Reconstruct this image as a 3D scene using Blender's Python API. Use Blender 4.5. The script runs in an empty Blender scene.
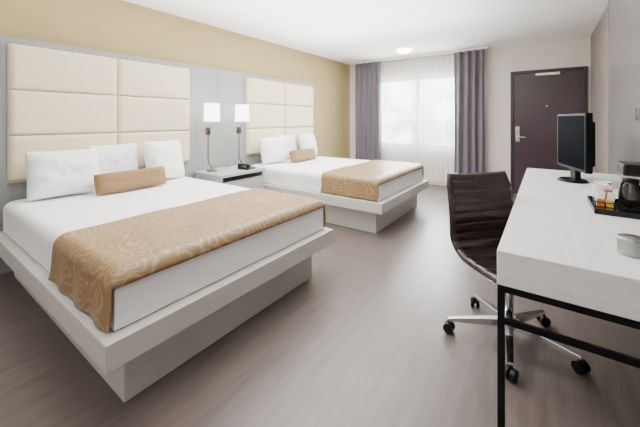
import bpy, bmesh, math, random
from mathutils import Vector, Matrix, noise
random.seed(3)
S = bpy.context.scene
C = S.collection

# ------------------------------------------------------------ materials
def lin(c):
    r = []
    for v in c:
        v = v/255.0
        r.append(v/12.92 if v <= .04045 else ((v+.055)/1.055)**2.4)
    return (*r, 1)

def base_mat(name, col, rough=.5, metal=0, emis=None, estr=0, spec=None, trans=0):
    m = bpy.data.materials.new(name); m.use_nodes = True
    b = m.node_tree.nodes['Principled BSDF']
    b.inputs['Base Color'].default_value = lin(col)
    b.inputs['Roughness'].default_value = rough
    b.inputs['Metallic'].default_value = metal
    if spec is not None: b.inputs['Specular IOR Level'].default_value = spec
    if trans: b.inputs['Transmission Weight'].default_value = trans
    if emis:
        b.inputs['Emission Color'].default_value = lin(emis)
        b.inputs['Emission Strength'].default_value = estr
    return m

def noisy(name, c1, c2, scale=(1,1,1), nscale=5, detail=4, rough=.5, bump=0, bdist=.01, lo=.35, hi=.65, spec=None, metal=0):
    m = base_mat(name, c1, rough, metal, spec=spec)
    nt = m.node_tree; N = nt.nodes; L = nt.links
    b = N['Principled BSDF']
    tc = N.new('ShaderNodeTexCoord'); mp = N.new('ShaderNodeMapping'); nz = N.new('ShaderNodeTexNoise'); rp = N.new('ShaderNodeValToRGB')
    mp.inputs['Scale'].default_value = scale
    nz.inputs['Scale'].default_value = nscale; nz.inputs['Detail'].default_value = detail
    rp.color_ramp.elements[0].position = lo; rp.color_ramp.elements[1].position = hi
    rp.color_ramp.elements[0].color = lin(c1); rp.color_ramp.elements[1].color = lin(c2)
    L.new(tc.outputs['Object'], mp.inputs['Vector']); L.new(mp.outputs['Vector'], nz.inputs['Vector'])
    L.new(nz.outputs['Fac'], rp.inputs['Fac']); L.new(rp.outputs['Color'], b.inputs['Base Color'])
    if bump:
        bp = N.new('ShaderNodeBump'); bp.inputs['Strength'].default_value = bump; bp.inputs['Distance'].default_value = bdist
        L.new(nz.outputs['Fac'], bp.inputs['Height']); L.new(bp.outputs['Normal'], b.inputs['Normal'])
    return m

M = {}
M['tan'] = noisy('tan_paint', (165,147,102), (169,151,106), nscale=3, rough=.8)
M['cream_wall'] = noisy('cream_paint', (220,213,206), (225,218,211), nscale=3, rough=.8)
M['grey_wall'] = noisy('brown_grey_paint', (138,129,124), (143,134,129), nscale=3, rough=.6)
M['panel_grey'] = noisy('grey_wall_panel', (120,117,116), (125,122,121), nscale=2, rough=.28)
M['ceiling'] = noisy('ceiling_paint', (253,253,252), (254,254,253), nscale=40, rough=.9)
M['wood_wall'] = noisy('grey_woodgrain_panel', (142,145,146), (156,158,159), scale=(1,14,.7), nscale=4, detail=6, rough=.5, bump=.03)
M['bedwood'] = noisy('whitewashed_wood', (200,198,192), (208,206,201), scale=(1.2,1.2,22), nscale=3, detail=6, rough=.45, bump=.015)
M['bedwood_shaded'] = noisy('whitewashed_wood_shaded', (194,192,187), (202,200,196), scale=(1.2,1.2,22), nscale=3, detail=6, rough=.5, bump=.015)  # bed wood again, with the shade under the rails put into its colour
M['nightwood'] = noisy('grey_nightstand_wood', (166,167,166), (180,180,179), scale=(14,1.4,14), nscale=3, detail=6, rough=.4)
M['leather'] = noisy('cream_leather', (228,215,184), (232,220,190), nscale=60, rough=.45, bump=.05, bdist=.002)
M['linen'] = noisy('white_linen', (246,246,248), (250,250,251), nscale=6, rough=.85, bump=.12, bdist=.02, detail=3)
M['pillow'] = noisy('white_pillowcase', (248,248,249), (251,251,251), nscale=7, rough=.85, bump=.2, bdist=.025, detail=3)
M['goldcushion'] = noisy('tan_cushion_fabric', (132,100,64), (140,108,71), nscale=90, rough=.6, bump=.05, bdist=.002)
M['curtain'] = noisy('grey_mauve_curtain', (108,103,112), (116,111,120), scale=(1,1,.2), nscale=12, rough=.6)
M['black'] = base_mat('black_metal', (20,20,24), .35, .6)
M['blackplastic'] = base_mat('black_plastic', (14,14,16), .35, spec=.3)
M['casing'] = base_mat('matte_black_casing', (12,12,14), .5, spec=.1)
M['screen'] = base_mat('dark_screen', (10,11,18), .5, spec=.02)
M['screen'].node_tree.nodes['Principled BSDF'].inputs['IOR'].default_value = 1.15
M['chrome'] = base_mat('chrome', (215,215,218), .14, 1)
M['satin'] = base_mat('satin_steel', (190,190,190), .3, 1)
M['bronze'] = base_mat('brushed_bronze', (110,100,94), .32, .85)
M['door'] = noisy('plum_brown_door', (63,47,55), (66,50,58), scale=(1,1,1), nscale=2, rough=.28)
M['doorframe'] = base_mat('dark_door_frame', (48,37,43), .35)
M['chairleather'] = base_mat('dark_brown_leather', (44,33,30), .24, spec=.55)
M['trimwhite'] = base_mat('white_trim', (236,233,229), .5)
M['desk'] = noisy('white_woodgrain_laminate', (235,235,235), (244,244,244), scale=(14,1.2,14), nscale=3, detail=6, rough=.33)
M['winframe'] = base_mat('grey_window_frame', (90,92,96), .5)
M['shade'] = base_mat('lit_lamp_shade', (250,246,236), .8, emis=(255,248,235), estr=5.5)
M['dome'] = base_mat('lit_glass_dome', (255,250,240), .4, emis=(255,240,215), estr=12)
M['paper'] = base_mat('white_paper', (248,247,245), .7)
M['orange'] = base_mat('orange_packet', (208,112,50), .6)
M['yellow'] = base_mat('yellow_packet', (222,184,78), .6)
M['glass'] = base_mat('carafe_glass', (120,112,108), .04, trans=.85)
M['tin'] = base_mat('brushed_tin', (165,165,163), .3, 1)

def floor_mat():
    m = base_mat('greige_vinyl_plank', (140,126,118), .33)
    nt = m.node_tree; N = nt.nodes; L = nt.links; b = N['Principled BSDF']
    tc = N.new('ShaderNodeTexCoord')
    mp = N.new('ShaderNodeMapping'); mp.inputs['Scale'].default_value = (10,1.3,1)
    nz = N.new('ShaderNodeTexNoise'); nz.inputs['Scale'].default_value = 2.6; nz.inputs['Detail'].default_value = 9; nz.inputs['Roughness'].default_value=.6; nz.inputs['Distortion'].default_value=.3
    rp = N.new('ShaderNodeValToRGB')
    rp.color_ramp.elements[0].position=.28; rp.color_ramp.elements[1].position=.74
    rp.color_ramp.elements[0].color = lin((93,83,78)); rp.color_ramp.elements[1].color = lin((114,103,98))
    mp2 = N.new('ShaderNodeMapping'); mp2.inputs['Rotation'].default_value=(0,0,math.pi/2)
    br = N.new('ShaderNodeTexBrick'); br.inputs['Scale'].default_value=1
    br.inputs['Brick Width'].default_value=1.25; br.inputs['Row Height'].default_value=.17
    br.inputs['Mortar Size'].default_value=.0015; br.inputs['Mortar Smooth'].default_value=.4
    br.inputs['Color1'].default_value=(1,1,1,1); br.inputs['Color2'].default_value=(.93,.93,.93,1); br.inputs['Mortar'].default_value=(.80,.78,.78,1)
    mx = N.new('ShaderNodeMixRGB'); mx.blend_type='MULTIPLY'; mx.inputs[0].default_value=1
    L.new(tc.outputs['Object'], mp.inputs['Vector']); L.new(mp.outputs[0], nz.inputs['Vector']); L.new(nz.outputs['Fac'], rp.inputs['Fac'])
    L.new(tc.outputs['Object'], mp2.inputs['Vector']); L.new(mp2.outputs[0], br.inputs['Vector'])
    L.new(rp.outputs['Color'], mx.inputs[1]); L.new(br.outputs['Color'], mx.inputs[2]); L.new(mx.outputs[0], b.inputs['Base Color'])
    return m
M['floor'] = floor_mat()

def runner_mat():
    m = base_mat('gold_scroll_fabric', (180,150,108), .42)
    nt = m.node_tree; N = nt.nodes; L = nt.links; b = N['Principled BSDF']
    tc = N.new('ShaderNodeTexCoord')
    nz = N.new('ShaderNodeTexNoise'); nz.inputs['Scale'].default_value=4.5; nz.inputs['Detail'].default_value=1
    mix = N.new('ShaderNodeMixRGB'); mix.blend_type='ADD'; mix.inputs[0].default_value=.15
    L.new(tc.outputs['Object'], nz.inputs['Vector']); L.new(tc.outputs['Object'], mix.inputs[1]); L.new(nz.outputs['Color'], mix.inputs[2])
    vo = N.new('ShaderNodeTexVoronoi'); vo.inputs['Scale'].default_value=7
    L.new(mix.outputs[0], vo.inputs['Vector'])
    mu = N.new('ShaderNodeMath'); mu.operation='MULTIPLY'; mu.inputs[1].default_value=32
    sn = N.new('ShaderNodeMath'); sn.operation='SINE'
    rp = N.new('ShaderNodeValToRGB'); rp.color_ramp.elements[0].position=.4; rp.color_ramp.elements[1].position=.85
    rp.color_ramp.elements[0].color=lin((141,113,77)); rp.color_ramp.elements[1].color=lin((167,140,103))
    L.new(vo.outputs['Distance'], mu.inputs[0]); L.new(mu.outputs[0], sn.inputs[0]); L.new(sn.outputs[0], rp.inputs['Fac'])
    L.new(rp.outputs['Color'], b.inputs['Base Color'])
    return m
M['runner'] = runner_mat()

def sheer_mat():
    m = bpy.data.materials.new('sheer_fabric'); m.use_nodes=True
    nt=m.node_tree; N=nt.nodes; L=nt.links; N.clear()
    out=N.new('ShaderNodeOutputMaterial'); tr=N.new('ShaderNodeBsdfTransparent'); tl=N.new('ShaderNodeBsdfTranslucent'); df=N.new('ShaderNodeBsdfDiffuse')
    tl.inputs[0].default_value=lin((250,250,250)); df.inputs[0].default_value=lin((253,253,253))
    m1=N.new('ShaderNodeMixShader'); m1.inputs[0].default_value=.78
    m2=N.new('ShaderNodeMixShader'); m2.inputs[0].default_value=.56
    L.new(tl.outputs[0],m1.inputs[1]); L.new(df.outputs[0],m1.inputs[2])
    L.new(tr.outputs[0],m2.inputs[1]); L.new(m1.outputs[0],m2.inputs[2]); L.new(m2.outputs[0],out.inputs[0])
    return m
M['sheer']=sheer_mat()

def outside_mat():
    m = bpy.data.materials.new('bright_daylight_view'); m.use_nodes=True
    nt=m.node_tree; N=nt.nodes; L=nt.links; N.clear()
    out=N.new('ShaderNodeOutputMaterial'); em=N.new('ShaderNodeEmission'); tc=N.new('ShaderNodeTexCoord')
    mp=N.new('ShaderNodeMapping'); mp.inputs['Scale'].default_value=(1.1,1,.9)
    nz=N.new('ShaderNodeTexNoise'); nz.inputs['Scale'].default_value=1.6; nz.inputs['Detail'].default_value=3
    rp=N.new('ShaderNodeValToRGB'); rp.color_ramp.elements[0].position=.44; rp.color_ramp.elements[1].position=.58
    rp.color_ramp.elements[0].color=lin((55,72,68)); rp.color_ramp.elements[1].color=lin((215,228,236))
    sx=N.new('ShaderNodeSeparateXYZ'); mr=N.new('ShaderNodeMapRange'); mr.inputs[1].default_value=1.4; mr.inputs[2].default_value=2.6
    mx=N.new('ShaderNodeMixRGB'); mx.inputs[2].default_value=(1,1,1,1)
    L.new(tc.outputs['Object'],sx.inputs[0]); L.new(sx.outputs[2],mr.inputs[0]); L.new(mr.outputs[0],mx.inputs[0])
    L.new(tc.outputs['Object'],mp.inputs[0]); L.new(mp.outputs[0],nz.inputs['Vector']); L.new(nz.outputs['Fac'],rp.inputs['Fac']); L.new(rp.outputs[0],mx.inputs[1])
    L.new(mx.outputs[0],em.inputs[0])
    em.inputs[1].default_value=8.5; L.new(em.outputs[0],out.inputs[0])
    return m
M['outside']=outside_mat()

# ------------------------------------------------------------ helpers
def add(name, me, mat, parent=None, loc=(0,0,0), rot=(0,0,0), smooth=False, label=None):
    if smooth:
        for p in me.polygons: p.use_smooth=True
    if mat: me.materials.append(M[mat] if isinstance(mat,str) else mat)
    o = bpy.data.objects.new(name, me); o.location=loc; o.rotation_euler=rot
    C.objects.link(o)
    if parent: o.parent=parent
    if label: o['label']=label
    return o
def fin(name,bm):
    bmesh.ops.recalc_face_normals(bm, faces=bm.faces)
    me=bpy.data.meshes.new(name); bm.to_mesh(me); bm.free(); return me
def bx(bm,x0,x1,y0,y1,z0,z1,bev=0,seg=2):
    r=bmesh.ops.create_cube(bm,size=1)
    vs=r['verts']
    for v in vs:
        v.co=Vector(((x0+x1)/2+v.co.x*(x1-x0),(y0+y1)/2+v.co.y*(y1-y0),(z0+z1)/2+v.co.z*(z1-z0)))
    if bev:
        es=list({e for v in vs for e in v.link_edges})
        bmesh.ops.bevel(bm,geom=es,offset=bev,segments=seg,profile=.5,affect='EDGES')
def box(name,x0,x1,y0,y1,z0,z1,mat,parent=None,bev=0,seg=2,smooth=False,label=None,loc=(0,0,0),rot=(0,0,0)):
    bm=bmesh.new(); bx(bm,x0,x1,y0,y1,z0,z1,bev,seg)
    return add(name,fin(name,bm),mat,parent,loc,rot,smooth,label)
def cylbm(bm,p0,p1,r0,r1=None,n=20,caps=True):
    if r1 is None: r1=r0
    p0=Vector(p0);p1=Vector(p1);d=p1-p0
    mt=Matrix.Translation((p0+p1)/2)@d.to_track_quat('Z','Y').to_matrix().to_4x4()
    bmesh.ops.create_cone(bm,cap_ends=caps,segments=n,radius1=r0,radius2=r1,depth=d.length,matrix=mt)
def cyl(name,p0,p1,r0,mat,parent=None,r1=None,n=24,label=None):
    bm=bmesh.new(); cylbm(bm,p0,p1,r0,r1,n)
    o=add(name,fin(name,bm),mat,parent,label=label)
    for p in o.data.polygons: p.use_smooth = len(p.vertices)==4
    return o
def tube(name,pts,r,mat,parent=None,n=12):
    bm=bmesh.new(); rings=[]
    pts=[Vector(p) for p in pts]
    for i,p in enumerate(pts):
        d=(pts[min(i+1,len(pts)-1)]-pts[max(i-1,0)]).normalized()
        a=Vector((1,0,0)) if abs(d.x)<.9 else Vector((0,1,0))
        u=d.cross(a).normalized(); v=d.cross(u)
        rings.append([bm.verts.new(p+(u*math.cos(2*math.pi*k/n)+v*math.sin(2*math.pi*k/n))*r) for k in range(n)])
    for a,b in zip(rings,rings[1:]):
        for k in range(n): bm.faces.new((a[k],a[(k+1)%n],b[(k+1)%n],b[k]))
    bm.faces.new(rings[0]); bm.faces.new(rings[-1])
    return add(name,fin(name,bm),mat,parent,smooth=True)
def lathe(name,prof,mat,parent=None,n=32,loc=(0,0,0),label=None):
    bm=bmesh.new(); rings=[]
    for r,z in prof:
        rings.append([bm.verts.new((r*math.cos(2*math.pi*i/n),r*math.sin(2*math.pi*i/n),z)) for i in range(n)])
    for a,b in zip(rings,rings[1:]):
        for i in range(n): bm.faces.new((a[i],a[(i+1)%n],b[(i+1)%n],b[i]))
    if prof[0][0]>1e-4: bm.faces.new(rings[0][::-1])
    if prof[-1][0]>1e-4: bm.faces.new(rings[-1])
    bmesh.ops.remove_doubles(bm,verts=bm.verts,dist=1e-5)
    return add(name,fin(name,bm),mat,parent,loc,smooth=True,label=label)
def thing(name,loc,label,cat,rot=0,group=None):
    e=bpy.data.objects.new(name,None); e.empty_display_size=.1
    e.location=loc; e.rotation_euler=(0,0,rot); C.objects.link(e)
    e['label']=label; e['category']=cat
    if group: e['group']=group
    return e
def tag(o,label,cat,group=None):
    o['label']=label; o['category']=cat
    if group: o['group']=group
    return o
def struct(o): o['kind']='structure'; return o
def copy_thing(root,loc,label=None,rot=None):
    n=root.copy(); n.location=loc
    if rot is not None: n.rotation_euler=rot
    if label: n['label']=label
    C.objects.link(n)
    def rec(src,dst):
        for c in list(src.children):
            k=c.copy(); k.parent=dst; C.objects.link(k); rec(c,k)
    rec(root,n)
    return n

# ------------------------------------------------------------ room
XL,XR,YF,YB,H=-3.68,.575,6.35,-1.6,2.55
struct(box('floor',XL-.1,XR+.1,YB-.1,YF+.1,-.1,0,'floor'))
struct(box('ceiling',XL-.1,XR+.1,YB-.1,YF+.1,H,H+.1,'ceiling'))
struct(box('wall_left',XL-.1,XL,YB,YF+.1,0,H,'tan'))
struct(box('wall_right',XR,XR+.1,YB,YF+.1,0,H,'grey_wall'))
struct(box('wall_back',XL-.1,XR+.1,YB-.1,YB,0,H,'cream_wall'))
wx0,wx1,wz0,wz1=-2.95,-1.25,.72,2.14
bm=bmesh.new()
bx(bm,XL,wx0,YF,YF+.1,0,H); bx(bm,wx1,XR,YF,YF+.1,0,H); bx(bm,wx0,wx1,YF,YF+.1,0,wz0); bx(bm,wx0,wx1,YF,YF+.1,wz1,H)
struct(add('wall_far',fin('wall_far',bm),'cream_wall'))
struct(box('trim_1',XL,XL+.03,YB,4.9,0,1.97,'wood_wall',label='grey woodgrain wall panel behind the headboards'))
struct(box('trim_2',XR-.02,XR,.4,4.5,0,H,'panel_grey',label='grey wall panel'))
struct(box('trim_4',XR-.024,XR,4.5,4.515,0,H,'satin',label='slim metal edge strip of the wall panel'))
struct(box('baseboard_far',-.84,-.50,YF-.012,YF,0,.09,'trimwhite'))
struct(box('baseboard_left',XL,XL+.012,4.9,YF,0,.09,'trimwhite'))
struct(box('baseboard_right',XR-.012,XR,4.52,YF-.03,0,.09,'trimwhite'))
# window
w=bpy.data.objects.new('window_1',None); C.objects.link(w); w.location=(wx0,YF,wz0); struct(w)
ww=wx1-wx0; wh=wz1-wz0
bm=bmesh.new()
bx(bm,0,ww,.02,.07,0,.06); bx(bm,0,ww,.02,.07,wh-.06,wh); bx(bm,0,.06,.02,.07,.06,wh-.06); bx(bm,ww-.06,ww,.02,.07,.06,wh-.06)
bx(bm,ww/2-.04,ww/2+.04,.02,.07,.06,wh-.06); bx(bm,.06,ww/2-.04,.03,.06,.42,.45)
add('window_frame',fin('window_frame',bm),'winframe',w)
o=box('daylight_view',-6.5,2.5,8.2,8.22,-.5,4.2,'outside'); tag(o,'bright overexposed daylight view outside the window','outdoor view')
# door
dx0,dx1=-.48,.54
bm=bmesh.new()
bx(bm,dx0,dx0+.05,YF-.03,YF,0,2.10,.004); bx(bm,dx1-.05,dx1,YF-.03,YF,0,2.10,.004); bx(bm,dx0+.05,dx1-.05,YF-.03,YF,2.05,2.10,.004)
struct(add('trim_3',fin('trim_3',bm),'doorframe',label='dark painted door frame'))
d=struct(box('door_1',dx0+.052,dx1-.052,YF-.022,YF-.001,.012,2.045,'door',bev=.002,label='dark plum brown entrance door'))
bm=bmesh.new(); bx(bm,dx0+.075,dx0+.135,YF-.034,YF-.022,.90,1.16,.004)
add('lock_plate',fin('lp',bm),'satin',d)
bm=bmesh.new(); cylbm(bm,(dx0+.105,YF-.034,.98),(dx0+.105,YF-.08,.98),.013); bx(bm,dx0+.095,dx0+.22,YF-.092,YF-.076,.97,.99,.004)
add('lever_handle',fin('lh',bm),'chrome',d)
cyl('deadbolt',(dx0+.105,YF-.034,1.10),(dx0+.105,YF-.052,1.10),.022,'chrome',d)
bm=bmesh.new(); bx(bm,-.12,.20,YF-.06,YF-.022,2.0,2.04,.006)
add('door_closer',fin('dc',bm),'trimwhite',d)
cyl('peephole',(.03,YF-.022,1.5),(.03,YF-.028,1.5),.012,'satin',d)

# ------------------------------------------------------------ curtains
def curtain(name,x0,x1,y,z0,z1,folds,amp,mat,nz=14):
    bm=bmesh.new(); nx=folds*14; rows=[]
    for j in range(nz+1):
        t=j/nz; row=[]
        for i in range(nx+1):
            s=i/nx
            ph=s*folds*2*math.pi+.5*math.sin(s*7+1)
            a=amp*(.8+.3*noise.noise(Vector((s*6,t*1.2,2))))
            x=x0+(x1-x0)*s+.005*math.sin(t*5+s*20)
            row.append(bm.verts.new((x,y+a*math.sin(ph)+.01*noise.noise(Vector((s*5,t*2,0))),z0+(z1-z0)*t)))
        rows.append(row)
    for a,b in zip(rows,rows[1:]):
        for i in range(nx): bm.faces.new((a[i],a[i+1],b[i+1],b[i]))
    return add(name,fin(name,bm),mat,smooth=True)
g='window drapes'
tag(curtain('curtain',-3.44,-2.83,6.17,.30,2.51,5,.045,'curtain'),'grey mauve drape gathered beside the window, behind the bed','curtain',g)
tag(curtain('curtain',-1.36,-.86,6.17,.30,2.51,4,.05,'curtain'),'grey mauve drape gathered beside the window, toward the door','curtain',g)
tag(curtain('sheer_curtain',-2.95,-1.28,6.275,.08,2.50,17,.014,'sheer'),'translucent white sheer curtain covering the window','curtain')
o=box('curtain_track',-3.5,-.80,6.12,6.30,2.515,2.549,'trimwhite'); tag(o,'white ceiling mounted double curtain track','curtain track')

# ------------------------------------------------------------ headboards
def headboard(loc,label):
    t=thing('headboard',loc,label,'headboard',group='cream upholstered headboards')
    box('backing_board',0,.015,-.82,.82,.74,1.91,'leather',t)
    for r in range(3):
        for c in range(2):
            y0=-.82+c*.82; z0=.755+r*.385
            bm=bmesh.new(); n=18; g=[]
            for i in range(n+1):
                row=[]
                for j in range(n+1):
                    u=-1+2*i/n; v=-1+2*j/n
                    uu=math.copysign(abs(u)**.45,u); vv=math.copysign(abs(v)**.45,v)
                    e=(max(0,1-abs(uu)**32)*max(0,1-abs(vv)**18))**.5
                    x=.028+.030*e+.007*(1-uu*uu)*(1-vv*vv)
                    row.append(bm.verts.new((x,y0+.41+uu*.4090,z0+.1925+vv*.1914)))
                g.append(row)
            for i in range(n):
                for j in range(n): bm.faces.new((g[i][j],g[i+1][j],g[i+1][j+1],g[i][j+1]))
            ed=[e for e in bm.edges if e.is_boundary]
            r_=bmesh.ops.extrude_edge_only(bm,edges=ed)
            for v in r_['geom']:
                if isinstance(v,bmesh.types.BMVert): v.co.x=.0152
            add('upholstered_panel',fin('up',bm),'leather',t,smooth=True)
    return t
hb=headboard((XL+.03,1.444,0),'cream leather padded headboard with six panels, above white pillows')
copy_thing(hb,(XL+.03,4.02,0),'cream leather padded headboard with six panels, beside the telephone')

# ------------------------------------------------------------ beds
def bed(loc,label):
    t=thing('platform_bed',loc,label,'bed',group='platform beds')
    bm=bmesh.new(); bx(bm,.06,2.035,-.71,.69,0,.265,.003); add('plinth',fin('pl',bm),'bedwood_shaded',t)
    box('side_rail',0,2.115,-.83,-.79,.262,.375,'bedwood',t,.003)
    box('side_rail',0,2.115,.775,.815,.262,.375,'bedwood',t,.003)
    box('foot_rail',2.1155,2.16,-.83,.815,.262,.375,'bedwood',t,.003)
    box('platform_deck',0,2.115,-.7895,.7745,.2655,.372,'bedwood',t)
    return t
BX=-3.57; BY1,BY2=1.35,3.94
bd=bed((BX,BY1,0),'whitewashed wood platform bed on recessed plinth beside the leather chair')
copy_thing(bd,(BX,BY2,0),'whitewashed wood platform bed on recessed plinth beside the window')

def mattress(by,lab):
    o=box('mattress',0,1.98,-.735,.735,.002,.195,'linen',bev=.04,seg=4,smooth=True,loc=(BX+.06,by,.373)); tag(o,lab,'mattress','queen mattresses'); return o
mattress(BY1,'white mattress under duvet on the platform bed')
mattress(BY2,'white mattress under duvet on the window side bed')

def duvet_mesh(seed):
    bm=bmesh.new()
    x0,x1,hy,zt,zb=0,2.04,.77,.235,.004
    R=.055
    NX,NY=90,70
    sy=[]; 
    top=hy-R; arc=R*math.pi/2; side=(zt-R)-zb
    tot=2*(top+arc+side)
    for j in range(NY+1):
        s=-tot/2+tot*j/NY; a=abs(s); sg=1 if s>=0 else -1
        if a<=top: sy.append((s,0.0,0))
        elif a<=top+arc:
            th=(a-top)/R; sy.append((sg*(top+R*math.sin(th)),-(R-R*math.cos(th)),1))
        else: sy.append((sg*hy,-(R+a-top-arc),1))
    sx=[]
    topx=x1-R; totx=topx+arc+side
    for i in range(NX+1):
        s=totx*i/NX
        if s<=topx: sx.append((s,0.0))
        elif s<=topx+arc:
            th=(s-topx)/R; sx.append((topx+R*math.sin(th),-(R-R*math.cos(th))))
        else: sx.append((x1,-(R+s-topx-arc)))
    grid=[]
    for i in range(NX+1):
        row=[]
        for j in range(NY+1):
            x,dzx=sx[i]; y,dzy,_=sy[j]
            z=zt+min(dzx,dzy)
            n=noise.noise(Vector((x*2.2+seed,y*2.2,seed)))*.008+noise.noise(Vector((x*7,y*7,seed)))*.004
            if dzx<-R*.9 or dzy<-R*.9:
                f=noise.noise(Vector((x*9+seed,y*9,z*2)))*.005
                if dzy<-R*.9: y+=f*(1 if y>0 else -1)
                if dzx<-R*.9: x+=f
            else: z+=n*(1 if dzx==0 and dzy==0 else .4)
            row.append(bm.verts.new((x,y,z)))
        grid.append(row)
    for i in range(NX):
        for j in range(NY):
            bm.faces.new((grid[i][j],grid[i+1][j],grid[i+1][j+1],grid[i][j+1]))
    bmesh.ops.remove_doubles(bm,verts=bm.verts,dist=.0008)
    return fin('duvet',bm)
for by,sd,lb in ((BY1,1.3,'smooth white duvet covering the bed beside the leather chair'),(BY2,7.7,'smooth white duvet covering the window side bed')):
    o=add('duvet',duvet_mesh(sd),'linen',loc=(BX+.05,by,.375),smooth=True); tag(o,lb,'duvet','white duvets')

def runner_mesh():
    bm=bmesh.new(); hy,zt,zb,R=.783,.623,.384,.065
    pts=[]
    for k in range(8): pts.append((-hy,zb+(zt-R-zb)*k/8))
    for k in range(9):
        th=math.pi/2*k/8; pts.append((-hy+R-R*math.cos(th),zt-R+R*math.sin(th)))
    for k in range(1,40): pts.append((-hy+R+(2*hy-2*R)*k/40,zt))
    for k in range(9):
        th=math.pi/2*k/8; pts.append((hy-R+R*math.sin(th),zt-R+R*math.cos(th)))
    for k in range(1,9): pts.append((hy,zt-R-(zt-R-zb)*k/8))
    xe=2.10; Rf=.07
    xs=[(1.34+(xe-Rf-1.34)*i/26,0) for i in range(27)]
    for k in range(1,8):
        th=math.radians(84)*k/7; xs.append((xe-Rf+Rf*math.sin(th),-(Rf-Rf*math.cos(th))))
    rows=[]
    for (x,dz) in xs:
        r=[]
        for (y,z) in pts:
            q=noise.noise(Vector((x*5,y*4,z*4)))*.006
            zz=z+(q if abs(y)<.7 else 0)
            if dz: zz=min(zz,zt+dz) if z>zt-.09 else zz
            hang=max(0,(zt-R-z)/(zt-R-zb)) if abs(y)>.75 else 0
            rp=hang*.008*(1+math.sin(x*26+y))+hang*.003
            r.append(bm.verts.new((x+.012*hang*math.sin(z*30),y+(1 if y>0 else -1)*rp+(q*.6 if y>.7 else -q*.6 if y<-.7 else 0),zz)))
        rows.append(r)
    for a,b in zip(rows,rows[1:]):
        for j in range(len(pts)-1): bm.faces.new((a[j],a[j+1],b[j+1],b[j]))
    return fin('bed_runner',bm)
rm=runner_mesh()
for k,(by,lb) in enumerate(((BY1,'tan gold scroll-patterned runner across the bed beside the chair'),(BY2,'tan gold scroll-patterned runner across the window side bed'))):
    if k==0: o=add('bed_runner',rm,'runner',loc=(BX,by,0),smooth=True); md=o.modifiers.new('s','SOLIDIFY'); md.thickness=.005; md.offset=1; r0=o
    else: o=r0.copy(); o.location=(BX,by,0); C.objects.link(o)
    tag(o,lb,'bed runner','gold bed runners')

# ------------------------------------------------------------ pillows
def pillow_mesh(w,h,t,seed,ears=.06,pw=4,wk=1,rc=0):
    bm=bmesh.new(); n=40
    for s in (1,-1):
        g=[]
        for i in range(n+1):
            row=[]
            for j in range(n+1):
                u=-1+2*i/n; v=-1+2*j/n
                k=1-rc*(abs(u)*abs(v))**4
                y=w/2*u*k*(1-ears*(1-v*v)); z=h/2*v*k*(1-ears*(1-u*u))
                th=t/2*(max(0,(1-abs(u)**pw)*(1-abs(v)**pw)))**.52
                wr=(noise.noise(Vector((u*2.2+seed,v*2.2,s+seed)))*.15+noise.noise(Vector((u*5,v*3+seed,s)))*.08)*wk
                row.append(bm.verts.new((s*th*(1+wr),y,h/2+z)))
            g.append(row)
        for i in range(n):
            for j in range(n): bm.faces.new((g[i][j],g[i+1][j],g[i+1][j+1],g[i][j+1]))
    bmesh.ops.remove_doubles(bm,verts=bm.verts,dist=.0005)
    return fin('pillow',bm)
def pillow(x,y,z,w,h,t,lean,yaw,seed,mat,label,group,name='pillow',roll=0,**k):
    o=add(name,pillow_mesh(w,h,t,seed,**k),mat,loc=(x,y,z),rot=(math.radians(roll),math.radians(lean),math.radians(yaw)),smooth=True)
    tag(o,label,'pillow' if name=='pillow' else 'cushion',group); return o
ZB=.616
P='white bed pillows'
def pset(c,sd,l):
    pillow(-3.335,c-.47,ZB,.53,.41,.20,-14,-3,sd,'pillow','plump white pillow leaning against headboard, '+l[0],P,pw=3,rc=.04)
    pillow(-3.47,c-.04,ZB+.01,.46,.41,.15,-7,0,sd+1,'pillow','white pillow partly hidden behind the others, '+l[1],P,pw=3,rc=.04)
    pillow(-3.345,c+.42,ZB+.006,.44,.44,.19,-14,5,sd+2,'pillow','plump white pillow leaning against headboard, '+l[2],P,pw=3,rc=.04)
    pillow(-3.145,c-.01,ZB+.002,.64,.185,.115,-16,1,sd+3,'goldcushion','long tan accent cushion against white pillows, '+l[3],'tan accent cushions','cushion',ears=.012,pw=7,wk=.4,rc=.03)
pset(1.41,1,('far from nightstand','bed beside the chair','beside the lamp','bed beside chair'))
pset(3.99,11,('beside the telephone','window side bed','window side','window side bed'))

# ------------------------------------------------------------ nightstand
ns=thing('nightstand',(-3.34,2.68,0),'grey woodgrain nightstand with open shelf between the beds','nightstand')
box('table_top',-.28,.27,-.36,.36,.585,.62,'nightwood',ns,.003)
box('side_panel',-.27,.25,-.345,-.32,0,.585,'nightwood',ns)
box('side_panel',-.27,.25,.32,.345,0,.585,'nightwood',ns)
box('back_panel',-.27,-.255,-.32,.32,.05,.585,'nightwood',ns)
box('shelf',-.255,.245,-.32,.32,.505,.52,'nightwood',ns)
dr=box('drawer',-.2,.25,-.317,.317,.18,.50,'nightwood',ns,.003)
box('drawer_pull',.25,.265,-.08,.06,.30,.315,'black',dr)

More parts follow.
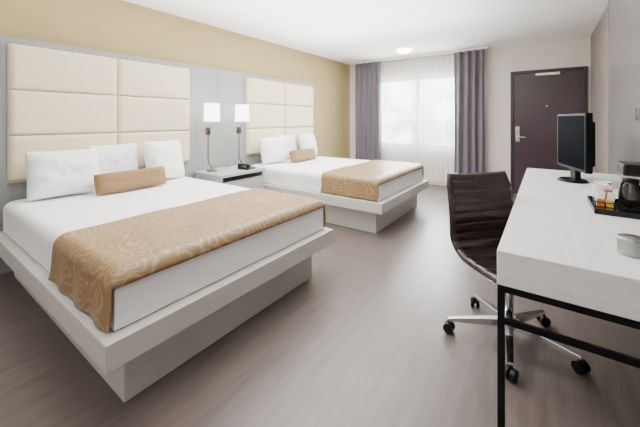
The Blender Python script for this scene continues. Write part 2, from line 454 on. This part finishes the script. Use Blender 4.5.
def lamp(y,label):
    t=thing('table_lamp',(-3.44,y,.62),label,'lamp',group='bedside lamps')
    lathe('lamp_base',[(.001,0),(.065,0),(.065,.010),(.058,.018),(.001,.020)],'bronze',t)
    pts=[(0,0,.015),(0,-.004,.05),(0,-.025,.085),(0,-.05,.115),(0,-.055,.16),(0,-.055,.50),(0,-.05,.54),(0,-.035,.57),(0,-.012,.585),(0,0,.60),(0,0,.66)]
    tube('curved_stem',pts,.008,'bronze',t)
    bm=bmesh.new(); bx(bm,-.02,.02,-.085,-.030,.46,.56,.005); cylbm(bm,(.02,-.056,.505),(.045,-.056,.505),.008)
    add('switch_box',fin('sb',bm),'bronze',t)
    cyl('socket',(0,0,.64),(0,0,.70),.016,'bronze',t)
    bm=bmesh.new(); n=32
    prof=[(.098,.63),(.093,.862),(.090,.862),(.095,.63)]
    rings=[[bm.verts.new((r*math.cos(2*math.pi*i/n),r*math.sin(2*math.pi*i/n),z)) for i in range(n)] for r,z in prof]
    for k in range(4):
        a=rings[k];b=rings[(k+1)%4]
        for i in range(n): bm.faces.new((a[i],a[(i+1)%n],b[(i+1)%n],b[i]))
    add('lamp_shade',fin('ls',bm),'shade',t,smooth=False,label='glowing white cylindrical fabric shade')
    lathe('bulb',[(.001,.70),(.02,.705),(.03,.74),(.02,.77),(.001,.78)],'dome',t)
    return t
l1=lamp(2.46,'slim bronze lamp with white drum shade beside the padded headboard')
copy_thing(l1,(-3.44,2.95,.62),'slim bronze lamp with white drum shade beside the telephone')

ph=thing('telephone',(-3.22,2.84,.62),'black desk telephone with handset on the nightstand','telephone',rot=math.radians(10))
bm=bmesh.new(); bx(bm,-.09,.09,-.08,.08,0,.035,.008)
for v in bm.verts:
    if v.co.z>.02: v.co.z+= (-v.co.x)*.18
add('phone_body',fin('pb',bm),'blackplastic',ph)
bm=bmesh.new(); bx(bm,-.09,.09,-.075,-.035,.055,.075,.008); bx(bm,-.09,-.05,-.078,-.032,.038,.066,.006); bx(bm,.05,.09,-.078,-.032,.026,.066,.006)
add('handset',fin('hs',bm),'blackplastic',ph)
bm=bmesh.new()
for i in range(4):
    for j in range(3): bx(bm,-.04+i*.025,-.022+i*.025,.0+j*.024,.016+j*.024,.030,.046)
add('keypad',fin('kp',bm),'satin',ph)

# ------------------------------------------------------------ desk
DX0,DX1,DY0,DY1=-.153,.553,1.41,4.02
dk=thing('desk',(0,DY0,0),'long white laminate desk with black square tube frame along wall','desk')
L_=DY1-DY0
box('desk_top',DX0,DX1,0,L_,.625,.76,'desk',dk,.004)
def leg(x,y): box('leg',x-.0125,x+.0125,y-.0125,y+.0125,0,.60,'black',dk,.001)
for x in (DX0+.014,DX1-.014):
    for y in (.014,L_-.014): leg(x,y)
for y in (.014,L_-.014):
    box('frame_rail',DX0+.002,DX1-.002,y-.0125,y+.0125,.60,.6249,'black',dk)
    box('cross_bar',DX0+.027,DX1-.027,y-.01,y+.01,.475,.495,'black',dk)
for x in (DX0+.014,DX1-.014):
    box('frame_rail',x-.0125,x+.0125,.027,L_-.027,.60,.6249,'black',dk)

# ------------------------------------------------------------ office chair
ch=thing('office_chair',(-.17,2.12,0),'glossy dark brown leather swivel chair with chrome base at desk','chair',rot=math.radians(-41))
def pad(name,path,wid,th,ribs,parent,curve=0.0,amp=.008,nt=96,nw=28,tap=(1,1)):
    bm=bmesh.new(); F=[];B=[]
    for i in range(nt+1):
        t=i/nt; x,z,nx,nz=path(t)
        e=1
        if tap[0]: e=min(e,t/.06)
        if tap[1]: e=min(e,(1-t)/.06)
        ef=math.sqrt(max(0,1-(1-e)**2))
        wv=wid(t)
        rf=[];rb=[]
        for j in range(nw+1):
            s=-1+2*j/nw
            ee=min(1,(1-abs(s))/.12); es=math.sqrt(max(0,1-(1-ee)**2))
            rib=amp*abs(math.sin(math.pi*ribs*t))**.5
            thk=th/2*(.15+.85*ef*es)
            cx=curve(t)*s*s
            y=s*wv/2
            o1=thk+rib*ef*es
            rf.append(bm.verts.new((x+nx*(o1+cx),y,z+nz*(o1+cx))))
            rb.append(bm.verts.new((x-nx*(thk-cx),y,z-nz*(thk-cx))))
        F.append(rf);B.append(rb)
    for i in range(nt):
        for j in range(nw):
            bm.faces.new((F[i][j],F[i+1][j],F[i+1][j+1],F[i][j+1])); bm.faces.new((B[i][j],B[i][j+1],B[i+1][j+1],B[i+1][j]))
    for i in range(nt):
        for j in (0,nw): bm.faces.new((F[i][j],F[i+1][j],B[i+1][j],B[i][j]))
    for j in range(nw):
        for i in (0,nt): bm.faces.new((F[i][j],F[i][j+1],B[i][j+1],B[i][j]))
    return add(name,fin(name,bm),'chairleather',parent,smooth=True)
prof=[]
for k in range(21): prof.append((.24-.32*k/20, .425-.004*math.sin(math.pi*k/20)))
Rb=.15
for k in range(1,16):
    th=math.radians(78)*k/15; prof.append((-.08-Rb*math.sin(th), .425+Rb-Rb*math.cos(th)))
xb,zb_=prof[-1]
for k in range(1,31):
    t=k/30; prof.append((xb-.055*t+.014*math.sin(math.pi*t)-.016*t*t, zb_+.370*t))
ln=[0]
for a,b in zip(prof,prof[1:]): ln.append(ln[-1]+math.hypot(b[0]-a[0],b[1]-a[1]))
def sample(s):
    for i in range(len(ln)-1):
        if s<=ln[i+1]+1e-9:
            f=(s-ln[i])/(ln[i+1]-ln[i]); a=prof[i];b=prof[i+1]
            a0=prof[max(0,i-2)]; b0=prof[min(len(prof)-1,i+3)]
            dx,dz=b0[0]-a0[0],b0[1]-a0[1]; l=math.hypot(dx,dz)
            return a[0]+(b[0]-a[0])*f,a[1]+(b[1]-a[1])*f,dz/l,-dx/l
    return sample(ln[-1]-1e-6)
LT=ln[-1]; cut=ln[27]
pad('seat',lambda t:sample(t*cut),lambda t:.46+.01*t,.045,5,ch,curve=lambda t:.012+.01*t,amp=.006,tap=(1,0))
pad('backrest',lambda t:sample(cut+t*(LT-cut)),lambda t:.47+.018*math.sin(math.pi*t)-.03*max(0,t-.85)/.15,.045,8,ch,curve=lambda t:.022+.02*t,amp=.006,tap=(0,1))
bm=bmesh.new(); bx(bm,-.11,.11,-.10,.10,.368,.398,.005); cylbm(bm,(0,0,.350),(0,0,.372),.05)
add('seat_mechanism',fin('sm',bm),'blackplastic',ch)
cyl('gas_column',(0,0,.12),(0,0,.36),.025,'chrome',ch)
cyl('column_hub',(0,0,.07),(0,0,.14),.035,'chrome',ch)
for k in range(5):
    a=math.radians(204+72*k)+math.radians(41)
    dxy=Vector((math.cos(a),math.sin(a),0)); pr=Vector((-dxy.y,dxy.x,0))
    bm=bmesh.new(); secs=[(.02,.022,.075,.125),(.15,.018,.075,.110),(.33,.013,.068,.085)]
    rr=[]
    for r,wd,zl,zh in secs:
        rr.append([bm.verts.new(dxy*r+pr*sgn*wd+Vector((0,0,z))) for sgn,z in ((-1,zl),(1,zl),(1,zh),(-1,zh))])
    for p,q in zip(rr,rr[1:]):
        for i in range(4): bm.faces.new((p[i],p[(i+1)%4],q[(i+1)%4],q[i]))
    bm.faces.new(rr[0]); bm.faces.new(rr[-1])
    bmesh.ops.bevel(bm,geom=list(bm.edges),offset=.003,segments=2,affect='EDGES')
    lg=add('base_leg',fin('bl',bm),'chrome',ch)
    bm=bmesh.new(); c=dxy*.325; rot=Vector((math.cos(a+1.1),math.sin(a+1.1),0))
    cylbm(bm,c+rot*.006+Vector((0,0,.029)),c+rot*.026+Vector((0,0,.029)),.029)
    cylbm(bm,c-rot*.006+Vector((0,0,.029)),c-rot*.026+Vector((0,0,.029)),.029)
    cylbm(bm,c-rot*.008+Vector((0,0,.029)),c+rot*.008+Vector((0,0,.029)),.010)
    cylbm(bm,c+Vector((0,0,.030)),c+Vector((0,0,.072)),.010)
    add('caster',fin('ct',bm),'blackplastic',lg)

# ------------------------------------------------------------ television
pn=Vector((.27,3.12));pf=Vector((.11,3.63)); mid=(pn+pf)/2; ang=math.atan2(pf.y-pn.y,pf.x-pn.x)
tv=thing('television',(mid.x,mid.y,.76),'small black flat screen television on a stand on the desk','television',rot=ang)
Lw=(pf-pn).length/2
bm=bmesh.new(); bx(bm,-Lw,Lw,-.03,.018,.10,.565,.008); bx(bm,-Lw*.7,Lw*.7,-.085,-.03,.14,.50,.02)
add('casing',fin('cs',bm),'casing',tv)
box('screen',-Lw+.02,Lw-.02,.0182,.0195,.125,.545,'screen',tv)
box('stand_neck',-.05,.05,-.04,.0,.012,.11,'casing',tv,.004)
bm=bmesh.new(); cylbm(bm,(0,0,0),(0,0,.018),.13,.11,n=40)
for v in bm.verts: v.co.y*=.8
add('stand_base',fin('stb',bm),'casing',tv)

# ------------------------------------------------------------ coffee things
tray=thing('serving_tray',(.35,2.43,.76),'black serving tray for coffee things on the desk','tray')
bm=bmesh.new(); bx(bm,-.13,.15,-.17,.20,0,.006); bx(bm,-.13,-.122,-.17,.20,.006,.028); bx(bm,.142,.15,-.17,.20,.006,.028); bx(bm,-.122,.142,-.17,-.162,.006,.028); bx(bm,-.122,.142,.192,.20,.006,.028)
add('tray_body',fin('tb',bm),'blackplastic',tray)
cm=thing('coffee_maker',(.405,2.43,.7665),'black drip coffee maker with glass carafe on the tray','coffee maker')
box('maker_base',-.060,.070,-.095,.095,0,.028,'blackplastic',cm,.006)
box('water_tank',.040,.070,-.09,.09,.028,.20,'blackplastic',cm,.006)
box('brew_head',-.06,.070,-.093,.093,.20,.265,'blackplastic',cm,.01)
lathe('carafe',[(.001,.032),(.045,.032),(.054,.07),(.047,.12),(.034,.150),(.034,.16),(.030,.16),(.030,.150),(.044,.12),(.050,.07),(.042,.036),(.001,.036)],'glass',cm,loc=(-.015,0,0))
lathe('carafe_lid',[(.001,.161),(.036,.161),(.036,.176),(.001,.178)],'blackplastic',cm,loc=(-.015,0,0))
tube('carafe_handle',[(-.048,-.026,.155),(-.062,-.060,.155),(-.066,-.072,.13),(-.064,-.068,.08),(-.052,-.045,.065)],.006,'blackplastic',cm)
bk=thing('condiment_basket',(.270,2.37,.7668),'black wire basket holding coffee condiment packets','basket')
bm=bmesh.new(); bx(bm,-.04,.04,-.06,.06,0,.004)
for z in (.025,.05):
    for a,b in (((-.04,-.06,z),(.04,-.06,z)),((.04,-.06,z),(.04,.06,z)),((.04,.06,z),(-.04,.06,z)),((-.04,.06,z),(-.04,-.06,z))): cylbm(bm,a,b,.0028,n=6)
for x,y in ((-.04,-.06),(.04,-.06),(.04,.06),(-.04,.06),(-.04,0),(.04,0),(0,-.06),(0,.06)): cylbm(bm,(x,y,.002),(x,y,.05),.0028,n=6)
add('wire_frame',fin('wf',bm),'black',bk)
pk=[('orange',-.018,-.048,60),('yellow',.018,-.044,58),('paper',-.020,-.026,100),('paper',.018,-.020,96),('paper',-.018,.002,116),('orange',.018,.008,104),('paper',-.020,.030,130),('paper',.018,.036,126)]
for i,(mt,xx,yy,hh) in enumerate(pk):
    o=box('condiment_packet',-.017,.017,-.003,.003,0,hh/1000,mt,bev=.0025,loc=(.270+xx,2.37+yy,.7725),rot=(math.radians(random.uniform(-6,6)),math.radians(random.uniform(-9,9)),random.uniform(-.15,.15)))
    tag(o,{'orange':'orange','yellow':'yellow','paper':'white'}[mt]+' paper condiment packet standing in the basket','packet','condiment packets')
def cup(x,y,z=.7665):
    o=lathe('paper_cup',[(.001,0),(.028,0),(.039,.125),(.041,.127),(.038,.127),(.027,.004),(.001,.004)],'paper',loc=(x,y,z))
    tag(o,'white paper cup on the coffee tray','cup','paper cups'); return o
cup(.266,2.48); cup(.290,2.575)
o=lathe('round_tin',[(.001,0),(.042,0),(.045,.004),(.045,.048),(.047,.049),(.047,.062),(.042,.066),(.001,.068)],'tin',loc=(.272,1.66,.76))
tag(o,'small round brushed metal tin on the desk','tin')

# wall lamp on the panel
wl=thing('wall_lamp',(.555,3.20,1.31),'chrome swing arm wall lamp above the desk','lamp')
bm=bmesh.new(); bx(bm,-.012,0,-.03,.03,-.045,.045,.003); add('back_plate',fin('bp',bm),'chrome',wl)
cyl('swing_arm',(-.012,0,0),(-.10,-.85,0),.012,'chrome',wl)
cyl('lamp_head',(-.10,-.85,-.03),(-.10,-.85,.06),.03,'chrome',wl)

# ceiling light
cl=thing('ceiling_light',(-2.04,5.45,H),'flush round ceiling light with glowing glass dome','ceiling light')
lathe('mounting_plate',[(.001,0),(.13,0),(.13,-.02),(.001,-.02)],'trimwhite',cl)
lathe('glass_dome',[(.13,-.02),(.14,-.03),(.125,-.06),(.08,-.085),(.001,-.095)],'dome',cl)

# ------------------------------------------------------------ lights
def area(name,loc,rot,sx,sy,e,col=(1,1,1)):
    l=bpy.data.lights.new(name,'AREA'); l.shape='RECTANGLE'; l.size=sx; l.size_y=sy; l.energy=e; l.color=col
    o=bpy.data.objects.new(name,l); o.location=loc; o.rotation_euler=rot; C.objects.link(o); return o
area('window_daylight',(-2.1,6.8,1.5),(math.radians(-90),0,0),1.7,1.5,400,(.95,.98,1))
area('ceiling_fill',(-2.2,3.4,2.5),(0,0,0),1.3,3.4,112,(1,.99,.97))  # unseen fill lamp added below the ceiling, with no fixture of its own
area('bounce_flash',(-.8,-1.3,2.0),(math.radians(80),0,math.radians(20)),1.6,.8,13,(1,.985,.96))
area('bounce_up',(-1.9,2.2,1.95),(math.radians(180),0,0),2.4,4.4,150,(1,.99,.98))
wd=bpy.data.worlds.new('World'); S.world=wd; wd.use_nodes=True
wd.node_tree.nodes['Background'].inputs[0].default_value=(1,.99,.97,1); wd.node_tree.nodes['Background'].inputs[1].default_value=1.0

# ------------------------------------------------------------ camera
cam=bpy.data.cameras.new('camera'); co=bpy.data.objects.new('camera',cam); C.objects.link(co)
co.location=(0,0,1.27); co.rotation_euler=(math.radians(90),0,math.radians(35.5))
cam.sensor_width=36; cam.lens=36*315/640; cam.shift_y=-93.5/640; cam.clip_start=.05
S.camera=co
